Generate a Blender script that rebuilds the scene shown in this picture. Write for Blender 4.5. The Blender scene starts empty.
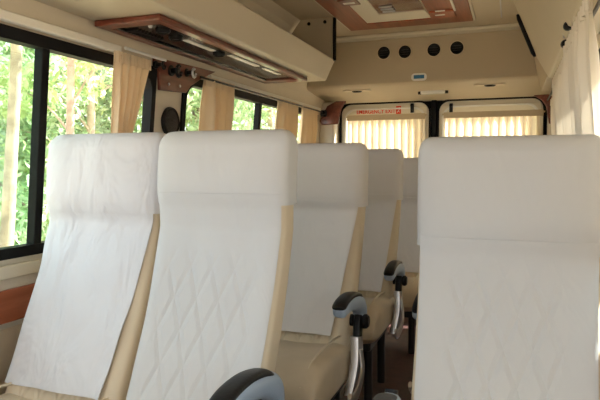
import bpy, bmesh, math, random
from mathutils import Vector, Matrix, Euler, noise
PI = math.pi
R = math.radians
random.seed(7)
scn = bpy.context.scene
COL = scn.collection

# ------------------------------------------------------------------ camera
CAM = Vector((0, 0, 1.07))
FPX = 582.0
cd = bpy.data.cameras.new('camera'); cam = bpy.data.objects.new('camera', cd); COL.objects.link(cam)
cam.location = CAM
cam.rotation_euler = (R(90 - 3.25), 0, R(20))
cd.sensor_width = 36; cd.lens = FPX / 600 * 36; cd.clip_start = 0.02; cd.clip_end = 300
scn.camera = cam
CR = cam.rotation_euler.to_matrix()

def px(u, v, X=None, Y=None, Z=None):
    """where the sight line through a photo point meets a plane of the van"""
    d = CR @ Vector(((u - 300) / FPX, (200 - v) / FPX, -1))
    if X is not None: t = (X - CAM.x) / d.x
    elif Y is not None: t = (Y - CAM.y) / d.y
    else: t = (Z - CAM.z) / d.z
    return CAM + d * t

# ------------------------------------------------------------------ materials
def mat(name, col, rough=.6, metal=0, spec=.5, var=.0, vscale=8, bump=0, bscale=60, col2=None, trans=0, coat=0, detail=3):
    m = bpy.data.materials.new(name); m.use_nodes = True
    nt = m.node_tree; N = nt.nodes; L = nt.links
    b = N['Principled BSDF']
    b.inputs['Base Color'].default_value = (*col, 1); b.inputs['Roughness'].default_value = rough
    b.inputs['Metallic'].default_value = metal; b.inputs['Specular IOR Level'].default_value = spec
    b.inputs['Coat Weight'].default_value = coat
    tc = N.new('ShaderNodeTexCoord')
    if var or col2:
        n = N.new('ShaderNodeTexNoise'); n.inputs['Scale'].default_value = vscale; n.inputs['Detail'].default_value = detail
        L.new(tc.outputs['Object'], n.inputs['Vector'])
        r = N.new('ShaderNodeValToRGB')
        c2 = col2 or tuple(c * (1 - var) for c in col)
        r.color_ramp.elements[0].position = .35; r.color_ramp.elements[1].position = .65
        r.color_ramp.elements[0].color = (*c2, 1); r.color_ramp.elements[1].color = (*col, 1)
        L.new(n.outputs['Fac'], r.inputs['Fac']); L.new(r.outputs['Color'], b.inputs['Base Color'])
    if bump:
        n2 = N.new('ShaderNodeTexNoise'); n2.inputs['Scale'].default_value = bscale
        L.new(tc.outputs['Object'], n2.inputs['Vector'])
        bp = N.new('ShaderNodeBump'); bp.inputs['Strength'].default_value = bump; bp.inputs['Distance'].default_value = .01
        L.new(n2.outputs['Fac'], bp.inputs['Height']); L.new(bp.outputs['Normal'], b.inputs['Normal'])
    if trans:
        t = N.new('ShaderNodeBsdfTranslucent'); mx = N.new('ShaderNodeMixShader'); mx.inputs[0].default_value = trans
        t.inputs['Color'].default_value = (*col, 1)
        out = N['Material Output']
        L.new(b.outputs[0], mx.inputs[1]); L.new(t.outputs[0], mx.inputs[2]); L.new(mx.outputs[0], out.inputs['Surface'])
    return m

def quilt_mat(name, col, px_, pz_, strength, zmax, rough=.75, wrinkle=.25, seed=0):
    m = bpy.data.materials.new(name); m.use_nodes = True
    nt = m.node_tree; N = nt.nodes; L = nt.links
    b = N['Principled BSDF']; b.inputs['Base Color'].default_value = (*col, 1); b.inputs['Roughness'].default_value = rough
    b.inputs['Specular IOR Level'].default_value = .3
    tc = N.new('ShaderNodeTexCoord'); sp = N.new('ShaderNodeSeparateXYZ'); L.new(tc.outputs['Object'], sp.inputs[0])
    def M(op, a, c=None, cl=False):
        n = N.new('ShaderNodeMath'); n.operation = op; n.use_clamp = cl
        for i, s in enumerate((a, c)):
            if s is None: continue
            if isinstance(s, (int, float)): n.inputs[i].default_value = s
            else: L.new(s, n.inputs[i])
        return n.outputs[0]
    a = M('MULTIPLY', sp.outputs['X'], 1 / px_); c = M('MULTIPLY', sp.outputs['Z'], 1 / pz_)
    def ridge(s):
        p = M('PINGPONG', s, .5)                  # 0 at integers
        return M('MINIMUM', M('MULTIPLY', p, 5.0), 1.0)
    q = M('MINIMUM', ridge(M('ADD', a, c)), ridge(M('SUBTRACT', a, c)))
    mask = M('MULTIPLY', M('SUBTRACT', zmax, sp.outputs['Z']), 9.0, True)
    mx_ = M('MULTIPLY', M('SUBTRACT', .15, M('ABSOLUTE', sp.outputs['X'])), 30.0, True)
    q = M('MULTIPLY', M('SUBTRACT', q, 1.0), M('MULTIPLY', mask, mx_))
    bp = N.new('ShaderNodeBump'); bp.inputs['Strength'].default_value = strength; bp.inputs['Distance'].default_value = .008
    L.new(q, bp.inputs['Height'])
    mp = N.new('ShaderNodeMapping'); mp.inputs['Scale'].default_value = (9, 9, 3.2); mp.inputs['Rotation'].default_value = (0, .45, 0)
    mp.inputs['Location'].default_value = (seed, seed * 2, 0)
    L.new(tc.outputs['Object'], mp.inputs[0])
    n = N.new('ShaderNodeTexNoise'); n.inputs['Scale'].default_value = 1; n.inputs['Detail'].default_value = 3; n.inputs['Distortion'].default_value = .6
    L.new(mp.outputs[0], n.inputs['Vector'])
    b2 = N.new('ShaderNodeBump'); b2.inputs['Strength'].default_value = wrinkle; b2.inputs['Distance'].default_value = .03
    L.new(n.outputs['Fac'], b2.inputs['Height']); L.new(bp.outputs['Normal'], b2.inputs['Normal']); L.new(b2.outputs['Normal'], b.inputs['Normal'])
    return m

def wood_mat(name, c1, c2, rough=.3):
    m = bpy.data.materials.new(name); m.use_nodes = True
    nt = m.node_tree; N = nt.nodes; L = nt.links
    b = N['Principled BSDF']; b.inputs['Roughness'].default_value = rough; b.inputs['Coat Weight'].default_value = .3
    tc = N.new('ShaderNodeTexCoord'); mp = N.new('ShaderNodeMapping'); mp.inputs['Scale'].default_value = (40, 3, 40)
    n = N.new('ShaderNodeTexNoise'); n.inputs['Scale'].default_value = 1; n.inputs['Detail'].default_value = 5; n.inputs['Distortion'].default_value = .4
    r = N.new('ShaderNodeValToRGB'); r.color_ramp.elements[0].color = (*c1, 1); r.color_ramp.elements[1].color = (*c2, 1)
    r.color_ramp.elements[0].position = .3; r.color_ramp.elements[1].position = .7
    L.new(tc.outputs['Object'], mp.inputs[0]); L.new(mp.outputs[0], n.inputs['Vector']); L.new(n.outputs['Fac'], r.inputs[0]); L.new(r.outputs[0], b.inputs['Base Color'])
    return m

def glass_mat(name, tint, refl=.06):
    m = bpy.data.materials.new(name); m.use_nodes = True
    nt = m.node_tree; N = nt.nodes; L = nt.links
    N.remove(N['Principled BSDF'])
    t = N.new('ShaderNodeBsdfTransparent'); t.inputs[0].default_value = (*tint, 1)
    g = N.new('ShaderNodeBsdfGlossy'); g.inputs['Roughness'].default_value = .02
    x = N.new('ShaderNodeMixShader'); x.inputs[0].default_value = refl
    L.new(t.outputs[0], x.inputs[1]); L.new(g.outputs[0], x.inputs[2]); L.new(x.outputs[0], N['Material Output'].inputs['Surface'])
    return m

def leaf_mat(name, c1, c2, c3):
    m = bpy.data.materials.new(name); m.use_nodes = True
    nt = m.node_tree; N = nt.nodes; L = nt.links
    b = N['Principled BSDF']; b.inputs['Roughness'].default_value = .45
    g = N.new('ShaderNodeNewGeometry'); r = N.new('ShaderNodeValToRGB')
    r.color_ramp.elements[0].color = (*c1, 1); r.color_ramp.elements[1].color = (*c3, 1)
    e = r.color_ramp.elements.new(.5); e.color = (*c2, 1)
    L.new(g.outputs['Random Per Island'], r.inputs[0]); L.new(r.outputs[0], b.inputs['Base Color'])
    t = N.new('ShaderNodeBsdfTranslucent'); L.new(r.outputs[0], t.inputs[0])
    x = N.new('ShaderNodeMixShader'); x.inputs[0].default_value = .45
    L.new(b.outputs[0], x.inputs[1]); L.new(t.outputs[0], x.inputs[2]); L.new(x.outputs[0], N['Material Output'].inputs['Surface'])
    return m

CREAM = (.60, .49, .335)
M = dict(
    shell=mat('tan_moulded_plastic', (.50, .42, .30), .55, var=.05, vscale=3, bump=.05, bscale=90),
    wall=mat('cream_wall_vinyl', (.70, .63, .52), .55, var=.04, vscale=4, bump=.05, bscale=90),
    ceil=mat('tan_ceiling_vinyl', (.58, .50, .38), .6, var=.04, vscale=2, bump=.04, bscale=70),
    cornice=mat('pale_cornice', (.70, .65, .54), .5),
    rack=mat('rack_beige', (.60, .53, .41), .5, var=.03, vscale=3),
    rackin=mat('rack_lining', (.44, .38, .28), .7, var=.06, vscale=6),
    track=mat('curtain_track_ivory', (.88, .85, .78), .4),
    wood=wood_mat('cherry_veneer', (.10, .022, .012), (.20, .048, .026)),
    woodmid=wood_mat('mid_cherry_veneer', (.19, .042, .018), (.34, .085, .035)),
    woodlip=wood_mat('orange_cherry_veneer', (.30, .075, .03), (.42, .12, .055), .35),
    black=mat('black_rubber', (.008, .008, .009), .6, spec=.15, bump=.05, bscale=120),
    gloss=mat('smoked_gloss_panel', (.012, .009, .008), .15, spec=.4),
    vent=mat('black_plastic', (.008, .008, .009), .35, spec=.25),
    chrome=mat('brushed_chrome', (.62, .62, .64), .36, metal=1),
    grey=mat('blue_grey_armrest_shell', (.34, .43, .56), .3, metal=.15),
    pad=mat('black_armrest_pad', (.008, .008, .009), .45, spec=.3, bump=.06, bscale=120),
    padgrey=mat('grey_armrest_pad', (.05, .052, .055), .6, bump=.1, bscale=120),
    leather=quilt_mat('beige_leatherette', (.66, .56, .42), .062, .14, .5, .9, .5, .12),
    leather2=mat('beige_cushion_leatherette', (.58, .48, .35), .5, var=.08, vscale=10, bump=.2, bscale=25),
    piping=mat('piping', (.62, .53, .40), .45),
    curtain=mat('cream_curtain_cloth', (.86, .72, .53), .85, trans=.26, bump=.1, bscale=300),
    curtain2=mat('pale_curtain_cloth', (.88, .83, .76), .85, trans=.22, bump=.1, bscale=300),
    rearcurtain=mat('ivory_pleated_cloth', (.94, .87, .77), .85, trans=.58),
    floor=mat('maroon_floor_vinyl', (.07, .022, .018), .5, var=.4, vscale=20),
    doorp=mat('door_moulding', (.74, .70, .60), .5),
    white=mat('white_plastic', (.82, .82, .80), .35),
    blue=mat('blue_sticker', (.02, .16, .34), .4),
    red=mat('red_lettering', (.75, .06, .02), .5),
    glass=glass_mat('window_glass', (.97, 1, .97)),
    tglass=glass_mat('green_tinted_glass', (.86, .96, .90), .08),
    lens=mat('lens_and_patch_white', (.85, .85, .82), .25),  # dome lamp lens, also the console's white patch and painted window reflections
    mirror=mat('satin_mirror', (.55, .50, .46), .12, metal=.9, col2=(.30, .13, .09), vscale=7),
    steel=mat('dark_seat_frame', (.03, .03, .032), .4, metal=.5),
    bark=mat('pale_pink_bark', (.62, .45, .36), .9, var=.45, vscale=6, bump=.6, bscale=14),
    bark2=mat('brown_bark', (.20, .15, .11), .9, var=.4, vscale=6, bump=.6, bscale=14),
    ground=mat('dry_ground', (.50, .33, .23), .95, col2=(.34, .30, .18), vscale=.35, bump=.4, bscale=6, detail=6),
    leafA=leaf_mat('yellow_green_leaves', (.36, .46, .18), (.60, .70, .36), (.88, .90, .68)),
    leafB=leaf_mat('mid_green_leaves', (.20, .32, .16), (.44, .58, .34), (.76, .84, .62)),
    leafC=leaf_mat('pale_green_leaves', (.46, .56, .40), (.70, .78, .60), (.90, .92, .82)),
)

# ------------------------------------------------------------------ helpers
def tag(o, label=None, cat=None, group=None, kind=None):
    if label: o['label'] = label
    if cat: o['category'] = cat
    if group: o['group'] = group
    if kind: o['kind'] = kind
    return o

def empty(name, loc=(0, 0, 0), rot=(0, 0, 0)):
    o = bpy.data.objects.new(name, None); COL.objects.link(o)
    o.location = loc; o.rotation_euler = rot; o.empty_display_size = .1
    return o

def obj(name, bm, m, parent=None, smooth=True, bevel=0, solid=0, offset=0, sub=0, origin=None, doubles=False):
    if doubles: bmesh.ops.remove_doubles(bm, verts=bm.verts, dist=1e-5)
    bmesh.ops.recalc_face_normals(bm, faces=bm.faces)
    if origin is not None:
        bmesh.ops.translate(bm, verts=bm.verts, vec=-Vector(origin))
    me = bpy.data.meshes.new(name); bm.to_mesh(me); bm.free()
    o = bpy.data.objects.new(name, me); COL.objects.link(o)
    if origin is not None: o.location = origin
    me.materials.append(m)
    if smooth:
        for p in me.polygons: p.use_smooth = True
    if solid:
        s = o.modifiers.new('s', 'SOLIDIFY'); s.thickness = solid; s.offset = offset
    if bevel:
        b = o.modifiers.new('b', 'BEVEL'); b.width = bevel; b.segments = 3; b.limit_method = 'ANGLE'; b.angle_limit = R(40)
    if sub:
        s = o.modifiers.new('u', 'SUBSURF'); s.levels = s.render_levels = sub
    if smooth and not sub:
        w = o.modifiers.new('w', 'WEIGHTED_NORMAL'); w.keep_sharp = True; w.weight = 80
        me.set_sharp_from_angle(angle=R(38))
    if parent is not None: o.parent = parent
    return o

def box(bm, x0, x1, y0, y1, z0, z1):
    vs = [bm.verts.new((x, y, z)) for x in (x0, x1) for y in (y0, y1) for z in (z0, z1)]
    for f in ((0, 1, 3, 2), (4, 6, 7, 5), (0, 4, 5, 1), (2, 3, 7, 6), (0, 2, 6, 4), (1, 5, 7, 3)):
        bm.faces.new([vs[i] for i in f])
    return vs

def nb(): return bmesh.new()

def loft(bm, rings, cap0=True, cap1=True, closed=True):
    R_ = [[bm.verts.new(p) for p in r] for r in rings]
    n = len(R_[0])
    for a, b in zip(R_, R_[1:]):
        for i in range(n if closed else n - 1):
            j = (i + 1) % n
            bm.faces.new((a[i], a[j], b[j], b[i]))
    if cap0: bm.faces.new(R_[0][::-1])
    if cap1: bm.faces.new(R_[-1])
    return R_

def extrude_poly(bm, pts, axis, a0, a1):
    """pts 2D polygon in the other two axes, extruded along axis"""
    def mk(p, a):
        if axis == 'x': return (a, p[0], p[1])
        if axis == 'y': return (p[0], a, p[1])
        return (p[0], p[1], a)
    loft(bm, [[mk(p, a0) for p in pts], [mk(p, a1) for p in pts]])

def prism(bm, pts0, pts1): loft(bm, [pts0, pts1])

def catmull(P, n=8):
    P = [Vector(p) for p in P]; out = []
    for i in range(len(P) - 1):
        p0 = P[max(i - 1, 0)]; p1 = P[i]; p2 = P[i + 1]; p3 = P[min(i + 2, len(P) - 1)]
        for k in range(n):
            t = k / n
            out.append(.5 * ((2 * p1) + (p2 - p0) * t + (2 * p0 - 5 * p1 + 4 * p2 - p3) * t * t + (3 * p1 - p0 - 3 * p2 + p3) * t ** 3))
    out.append(P[-1].copy()); return out

def sweep(bm, path, size, n=14, e=2.0, up=None, ends=True):
    """size(t)->(a,b): half extents across (side, up)"""
    path = [Vector(p) for p in path]; rings = []
    up0 = Vector(up) if up else None
    for i, p in enumerate(path):
        t = (path[min(i + 1, len(path) - 1)] - path[max(i - 1, 0)]).normalized()
        if up0 is None:
            ref = Vector((0, 0, 1)) if abs(t.z) < .9 else Vector((0, 1, 0))
            s = t.cross(ref).normalized()
        else: s = up0            # fixed side axis
        uvec = s.cross(t).normalized()
        a, b = size(i / (len(path) - 1))
        ring = []
        for k in range(n):
            an = 2 * PI * k / n; c, sn = math.cos(an), math.sin(an)
            ring.append(p + s * a * math.copysign(abs(c) ** (2 / e), c) + uvec * b * math.copysign(abs(sn) ** (2 / e), sn))
        rings.append(ring)
    loft(bm, rings, ends, ends)

def tube(bm, pts, r, n=10): sweep(bm, pts, lambda t: (r, r), n)

def disc(bm, c, axis, r, h, n=24, ry=None, prof=None):
    """short lathe around axis at c, prof = [(radius factor, height)]"""
    c = Vector(c); ax = Vector(axis).normalized()
    s = ax.cross(Vector((0, 0, 1)) if abs(ax.z) < .9 else Vector((0, 1, 0))).normalized(); u = s.cross(ax)
    prof = prof or [(1, 0), (1, h)]
    ry = ry or r
    loft(bm, [[c + ax * hh + s * r * f * math.cos(2 * PI * k / n) + u * ry * f * math.sin(2 * PI * k / n) for k in range(n)] for f, hh in prof])

# ------------------------------------------------------------------ van shell
XL, XR = -1.40, .29
def wl(z):      # left wall inner face
    if z <= 1.48: return XL - .09 * (1.48 - z)
    pts = [(1.48, XL), (1.58, XL + .015), (1.75, XL + .06), (1.90, XL + .16), (2.0, XL + .26)]
    for (z0, x0), (z1, x1) in zip(pts, pts[1:]):
        if z <= z1: return x0 + (x1 - x0) * (z - z0) / (z1 - z0)
    return pts[-1][1]
def wr(z): return XL + XR - wl(z)

ZC = 1.94; YR = 4.45; YF = -.9
def side_wall(name, fx, holes, m, sgn):
    bm = nb()
    ys = sorted({YF, YR + .06, *[h[0] for h in holes], *[h[1] for h in holes]})
    zs = sorted({0, .3, 1.48, 1.58, 1.66, 1.75, 1.83, 1.90, 1.99, *[h[2] for h in holes], *[h[3] for h in holes]})
    V = {}
    def v(y, z):
        k = (y, z)
        if k not in V: V[k] = bm.verts.new((fx(z), y, z))
        return V[k]
    for y0, y1 in zip(ys, ys[1:]):
        for z0, z1 in zip(zs, zs[1:]):
            ym, zm = (y0 + y1) / 2, (z0 + z1) / 2
            if any(h[0] < ym < h[1] and h[2] < zm < h[3] for h in holes): continue
            bm.faces.new((v(y0, z0), v(y1, z0), v(y1, z1), v(y0, z1)))
    o = obj(name, bm, m, smooth=False)
    for f in o.data.polygons: pass
    s = o.modifiers.new('s', 'SOLIDIFY'); s.thickness = .045
    # thickness always outwards
    n = o.data.polygons[0].normal
    s.offset = -1 if n.x * sgn < 0 else 1
    s.offset = 1 if n.x * sgn > 0 else -1
    return tag(o, kind='structure')

WZ0, WZ1 = .79, 1.478
LW = [(.25, 2.085, WZ0, WZ1), (2.31, 4.22, WZ0, WZ1)]
RW = [(.1, 2.0, WZ0, WZ1), (2.2, 4.2, WZ0, WZ1)]
side_wall('wall_left', wl, LW + [(-.75, .05, WZ0, WZ1)], M['wall'], -1)
side_wall('wall_right', wr, RW + [(-.75, -.05, WZ0, WZ1)], M['wall'], 1)

bm = nb(); box(bm, XL - .2, XR + .2, YF, YR + .06, -.05, 0); tag(obj('floor', bm, M['floor'], smooth=False), kind='structure')
bm = nb(); box(bm, XL - .02, XR + .02, YF, YR + .06, ZC, ZC + .05); tag(obj('ceiling', bm, M['ceil'], smooth=False), kind='structure')

bm = nb()
x0_, x1_ = XL - .12, XR + .12
box(bm, x0_, x1_, YF - .06, YF, -.05, 1.03); box(bm, x0_, x1_, YF - .06, YF, 1.56, ZC + .05)
box(bm, x0_, XL + .06, YF - .06, YF, 1.03, 1.56); box(bm, XR - .06, x1_, YF - .06, YF, 1.03, 1.56)
tag(obj('wall_front', bm, M['wall'], smooth=False), kind='structure')
def rrect(y0, y1, z0, z1, r, n=6):
    pts = []
    for cy, cz, a0 in ((y1 - r, z1 - r, 0), (y0 + r, z1 - r, 90), (y0 + r, z0 + r, 180), (y1 - r, z0 + r, 270)):
        for k in range(n + 1):
            a = R(a0 + 90 * k / n); pts.append((cy + r * math.cos(a), cz + r * math.sin(a)))
    return pts

def window(name, fx, h, sgn, bar, r=.07, w=.034, dividers=()):
    y0, y1, z0, z1 = h
    out = rrect(y0 - .004, y1 + .004, z0 - .004, z1 + .004, r * .3); inn = rrect(y0 + w * .7, y1 - w * .7, z0 + .03, z1 - w, r)
    # frame as a ring with depth
    bm = nb(); rings = []
    for ring, off in ((out, .03), (out, -.012), (inn, -.012), (inn, .03), (out, .03)):
        rings.append([(fx(z) + sgn * off, y, z) for y, z in ring])
    loft(bm, rings, False, False)
    f = obj(name, bm, M['black'], doubles=True); tag(f, kind='structure')
    bm = nb(); ring = rrect(y0 + .01, y1 - .01, z0 + .01, z1 - .01, r)
    loft(bm, [[(fx(z) + sgn * .018, y, z) for y, z in ring], [(fx(z) + sgn * .022, y, z) for y, z in ring]])
    obj('window_glass', bm, M['glass'], f, smooth=False)
    for yd, wd in dividers:
        bm = nb()
        pts = []
        for z in (z0 + .01, (z0 + z1) / 2, z1 - .01):
            pts.append([(fx(z) + sgn * .03, yd - wd, z), (fx(z) + sgn * .03, yd + wd, z), (fx(z) - sgn * .006, yd + wd, z), (fx(z) - sgn * .006, yd - wd, z)])
        loft(bm, pts); obj('window_divider', bm, M['black'], f, bevel=.004)
    return f

yd1 = px(45, 100, X=-1.41).y; yd2 = px(227, 120, X=-1.40).y; yd3 = px(261, 120, X=-1.40).y
w1 = window('window_1', wl, LW[0], -1, 0, dividers=((yd1, .016),))
# second sliding pane, greener, overlapping the divider
bm = nb(); box(bm, -1.428, -1.424, yd1 - .16, yd1 + .02, WZ0 + .03, WZ1 - .03)
for v in bm.verts: v.co.x += wl(v.co.z) - wl(1.45)
obj('sliding_pane', bm, M['tglass'], w1, smooth=False)
window('window_2', wl, LW[1], -1, 0, dividers=((yd2, .02), (yd3, .016)))
window('window_3', wr, RW[0], 1, 0, dividers=((1.0, .02),))
window('window_4', wr, RW[1], 1, 0, dividers=((3.2, .02),))

# sill ledge, wooden dado, quilted lower trim on the left wall
def strip(name, fx, sgn, y0, y1, z0, z1, th, m, bevel=.004):
    bm = nb(); rings = []
    for y in (y0, y1):
        rings.append([(fx(z0) + sgn * -.001, y, z0), (fx(z0) - sgn * th, y, z0), (fx(z1) - sgn * th, y, z1), (fx(z1) + sgn * -.001, y, z1)])
    loft(bm, rings)
    return tag(obj(name, bm, m, bevel=bevel), kind='structure')
for fx, s, nm in ((wl, -1, 'left'), (wr, 1, 'right')):
    strip('trim_1_' + nm if False else 'trim_%d' % (1 if s < 0 else 4), fx, s, YF + .05, YR - .2, .725, .768, .022, M['wall'])
    strip('trim_%d' % (2 if s < 0 else 5), fx, s, YF + .05, YR - .2, .585, .69, .016, M['woodlip'])
bm = nb()
ny, nz = 200, 24
V = []
for j in range(nz + 1):
    z = .12 + .45 * j / nz; row = []
    for i in range(ny + 1):
        y = YF + .05 + (YR - .25 - YF) * i / ny
        a, c = y / .09, z / .13
        def rd(s): p = abs((s % 1) - .5) * 2; return min(1, (1 - p) * 4)
        q = min(rd(a + c), rd(a - c))
        row.append(bm.verts.new((wl(z) + .006 + .012 * q, y, z)))
    V.append(row)
for j in range(nz):
    for i in range(ny): bm.faces.new((V[j][i], V[j][i + 1], V[j + 1][i + 1], V[j + 1][i]))
tag(obj('trim_3', bm, M['leather2']), kind='structure')

# ------------------------------------------------------------------ rear wall, header, rear doors
HY = 3.9
bm = nb()
prof = [(HY, ZC + .02), (HY, 1.655), (HY + .006, 1.632), (HY + .03, 1.617), (HY + .2, 1.60), (HY + .46, 1.583), (HY + .5, 1.565), (YR + .05, 1.565), (YR + .05, ZC + .02)]
extrude_poly(bm, prof, 'x', XL - .03, XR + .03)
hd = obj('wall_rear', bm, M['shell']); tag(hd, kind='structure')
bm = nb(); box(bm, XL + .25, XR - .25, HY - .10, HY - .001, ZC - .022, ZC - .001)
tag(obj('trim_6', bm, M['cornice'], bevel=.008), kind='structure')
# corner pillars either side of the doors
DL = (-1.275, -.585); DR = (-.525, .205)
for i, (xa, xb) in enumerate(((XL - .03, DL[0] - .02), (DR[1] + .02, XR + .03), (DL[1] + .012, DR[0] - .012))):
    bm = nb(); box(bm, xa, xb, YR - .02 if i == 2 else YR - .12, YR + .05, 0, 1.57)
    tag(obj('trim_%d' % (7 + i), bm, M['wall'] if i < 2 else M['black'], bevel=.02 if i < 2 else .004), kind='structure')
bm = nb(); box(bm, XL + .02, XR - .02, YR - .015, YR + .05, 0, .25); tag(obj('trim_10', bm, M['wall'], bevel=.004), kind='structure')

def rear_door(name, x0, x1):
    z0, z1 = .22, 1.562; wz0, wz1, fw = .80, 1.50, .05
    bm = nb()
    out = rrect(x0, x1, z0, z1, .07); inn = rrect(x0 + fw, x1 - fw, wz0, wz1, .07)
    rings = [[(x, y, z) for x, z in ring] for ring, y in ((out, YR + .04), (out, YR), (inn, YR), (inn, YR + .04), (out, YR + .04))]
    loft(bm, rings, False, False)
    d = obj(name, bm, M['doorp'], doubles=True, smooth=False); tag(d, kind='structure')
    bm = nb(); rings = []
    inn2 = rrect(x0 + .02, x1 - .02, z0 + .02, z1 - .02, .07); out2 = rrect(x0 - .045, x1 + .045, z0 - .04, z1 + .04, .002)
    loft(bm, [[(x, y, z) for x, z in ring] for ring, y in ((out2, YR + .052), (out2, YR + .042), (inn2, YR + .042), (inn2, YR + .052), (out2, YR + .052))], False, False)
    obj('door_surround', bm, M['black'], d, doubles=True, smooth=False)
    bm = nb(); rings = []
    for dr, y in ((0, YR), (0, YR - .014), (.011, YR - .014), (.011, YR)):
        rings.append([(x, y, z) for x, z in rrect(x0 + dr - .004, x1 - dr + .004, z0 + dr, z1 - dr + .003, .075)])
    rings.append(rings[0]); loft(bm, rings, False, False); obj('door_seal', bm, M['black'], d, doubles=True)
    bm = nb(); rings = []
    for dr, y in ((0, YR), (0, YR - .01), (.012, YR - .01), (.012, YR)):
        rings.append([(x, y, z) for x, z in rrect(x0 + fw - .018 + dr, x1 - fw + .018 - dr, wz0 + dr - .02, wz1 - dr + .02, .08)])
    rings.append(rings[0]); loft(bm, rings, False, False); obj('window_trim', bm, M['white'], d, doubles=True)
    bm = nb(); ring = rrect(x0 + fw - .005, x1 - fw + .005, wz0 - .005, wz1 + .005, .07)
    loft(bm, [[(x, YR + .018, z) for x, z in ring], [(x, YR + .022, z) for x, z in ring]])
    obj('window_glass', bm, M['glass'], d, smooth=False)
    return d
d1 = rear_door('door_1', *DL); d2 = rear_door('door_2', *DR)
bm = nb(); box(bm, DL[0] + .02, DL[1] - .02, YR - .006, YR + .002, 1.455, 1.525); obj('upper_panel', bm, M['doorp'], d1, bevel=.003)
bm = nb(); box(bm, DR[0] + .02, DR[1] - .02, YR - .006, YR + .002, 1.455, 1.525); obj('upper_panel', bm, M['doorp'], d2, bevel=.003)
for d, u in ((d1, 412), (d2, 451)):
    p = px(u, 108, Y=YR - .02)
    bm = nb(); box(bm, p.x - .012, p.x + .012, YR - .02, YR, p.z - .035, p.z + .035)
    disc(bm, (p.x, YR - .02, p.z + .02), (0, -1, 0), .012, .014); obj('door_catch', bm, M['vent'], d, bevel=.003)

# red exit lettering on the left rear door
p = px(377, 113, Y=YR - .008)
sg = empty('exit_sign', (p.x, YR - .0075, p.z)); tag(sg, 'red EMERGENCY EXIT lettering with a small red pictogram above the left rear curtain', 'sign')
cu = bpy.data.curves.new('t', 'FONT'); cu.body = 'EMERGENCY EXIT'; cu.size = .043; cu.extrude = .0007; cu.align_x = 'CENTER'; cu.align_y = 'CENTER'; cu.offset = .0008
to = bpy.data.objects.new('t', cu); COL.objects.link(to)
dg = bpy.context.evaluated_depsgraph_get(); me = bpy.data.meshes.new_from_object(to.evaluated_get(dg)); bpy.data.objects.remove(to)
me.materials.clear(); me.materials.append(M['red'])
tx = bpy.data.objects.new('lettering', me); COL.objects.link(tx); tx.parent = sg; tx.rotation_euler = (R(90), 0, 0)
xs = [v.co.x for v in me.vertices]; wtx = max(xs) - min(xs); wt = (px(398, 113, Y=YR - .008) - px(355, 113, Y=YR - .008)).x * .9
tx.scale = (wt / wtx, 1, 1); tx.location = (-.01, 0, .010)
q = px(398.5, 110, Y=YR - .008) - Vector((p.x, YR - .008, p.z))
bm = nb(); box(bm, q.x - .019, q.x + .019, -.0006, .0006, q.z - .03, q.z + .03); pc = obj('pictogram', bm, M['red'], sg, smooth=False)
bm = nb()
tube(bm, [(q.x - .010, -.0012, q.z - .018), (q.x, -.0012, q.z - .004), (q.x + .008, -.0012, q.z + .006)], .0028, 6)
tube(bm, [(q.x - .002, -.0012, q.z - .006), (q.x + .008, -.0012, q.z - .016)], .0028, 6)
disc(bm, (q.x + .006, -.0008, q.z + .016), (0, -1, 0), .005, .001, 12)
obj('running_figure', bm, M['white'], pc)

# things on the header
for i, (u, v) in enumerate(((384, 53), (405, 52), (434, 50), (457, 48))):
    p = px(u, v, Y=HY)
    t = empty('air_vent', (p.x, HY, p.z))
    tag(t, ['round black air vent nearest the left luggage rack', 'round black air vent, second from the luggage rack',
            'round black air vent right of centre above the blue sticker', 'round black air vent furthest right on the header panel'][i], 'vent', 'round air vents on the rear header')
    bm = nb(); disc(bm, (0, .0, 0), (0, -1, 0), .046, .01, 28, prof=[(1, 0), (1, .006), (.93, .010), (.88, .008), (.88, 0)]); obj('rim', bm, M['piping'], t)
    bm = nb(); disc(bm, (0, .0, 0), (0, -1, 0), .041, .01, 28, prof=[(1, 0), (1, .009), (.85, .011), (.6, .006), (.2, .004)]); obj('nozzle', bm, M['vent'], t)
    bm = nb()
    for k in (-1, 0, 1): box(bm, -.03, .03, -.012, -.005, k * .015 - .002, k * .015 + .002)
    obj('louvre', bm, M['vent'], t, bevel=.001)
p = px(419, 77, Y=HY)
bm = nb(); ring = rrect(p.x - .05, p.x + .05, p.z - .024, p.z + .024, .02)
loft(bm, [[(x, HY + .001, z) for x, z in ring], [(x, HY - .004, z) for x, z in ring]])
st = obj('sticker', bm, M['white'], origin=(p.x, HY, p.z)); tag(st, 'small oval white sticker with a blue centre on the rear header', 'sticker')
bm = nb(); box(bm, -.034, .034, -.0055, -.003, -.011, .013); obj('blue_print', bm, M['blue'], st, smooth=False)

def hz(y):  # underside of header
    return 1.617 + (1.583 - 1.617) * (y - HY - .03) / (.43)
for i, (u, v, w) in enumerate(((357, 90, .036), (490, 84, .036))):
    y = HY + .12 + .0; p = px(u, v, Y=HY + .12); z = hz(p.y) - .002
    t = empty('reading_light', (p.x, p.y, z))
    tag(t, ['small black recessed reading light under the header, left of the white lamp', 'small black recessed reading light under the header, right of the white lamp'][i], 'light', 'reading lights under the rear header')
    bm = nb(); ring = rrect(-.1, .1, -.035, .035, .03); loft(bm, [[(x, yy, .004) for x, yy in ring], [(x * .97, yy * .93, -.006) for x, yy in ring]]); obj('bezel', bm, M['piping'], t)
    bm = nb(); disc(bm, (-.0, 0, -.004), (0, 0, -1), w, .012, 20, ry=.024, prof=[(1, 0), (1, .006), (.7, .012)]); obj('lamp', bm, M['vent'], t)
p = px(433, 93, Y=HY + .26); z = hz(p.y)
t = empty('dome_light', (p.x, p.y, z)); tag(t, 'long white dome lamp under the header above the rear doors', 'light')
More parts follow.
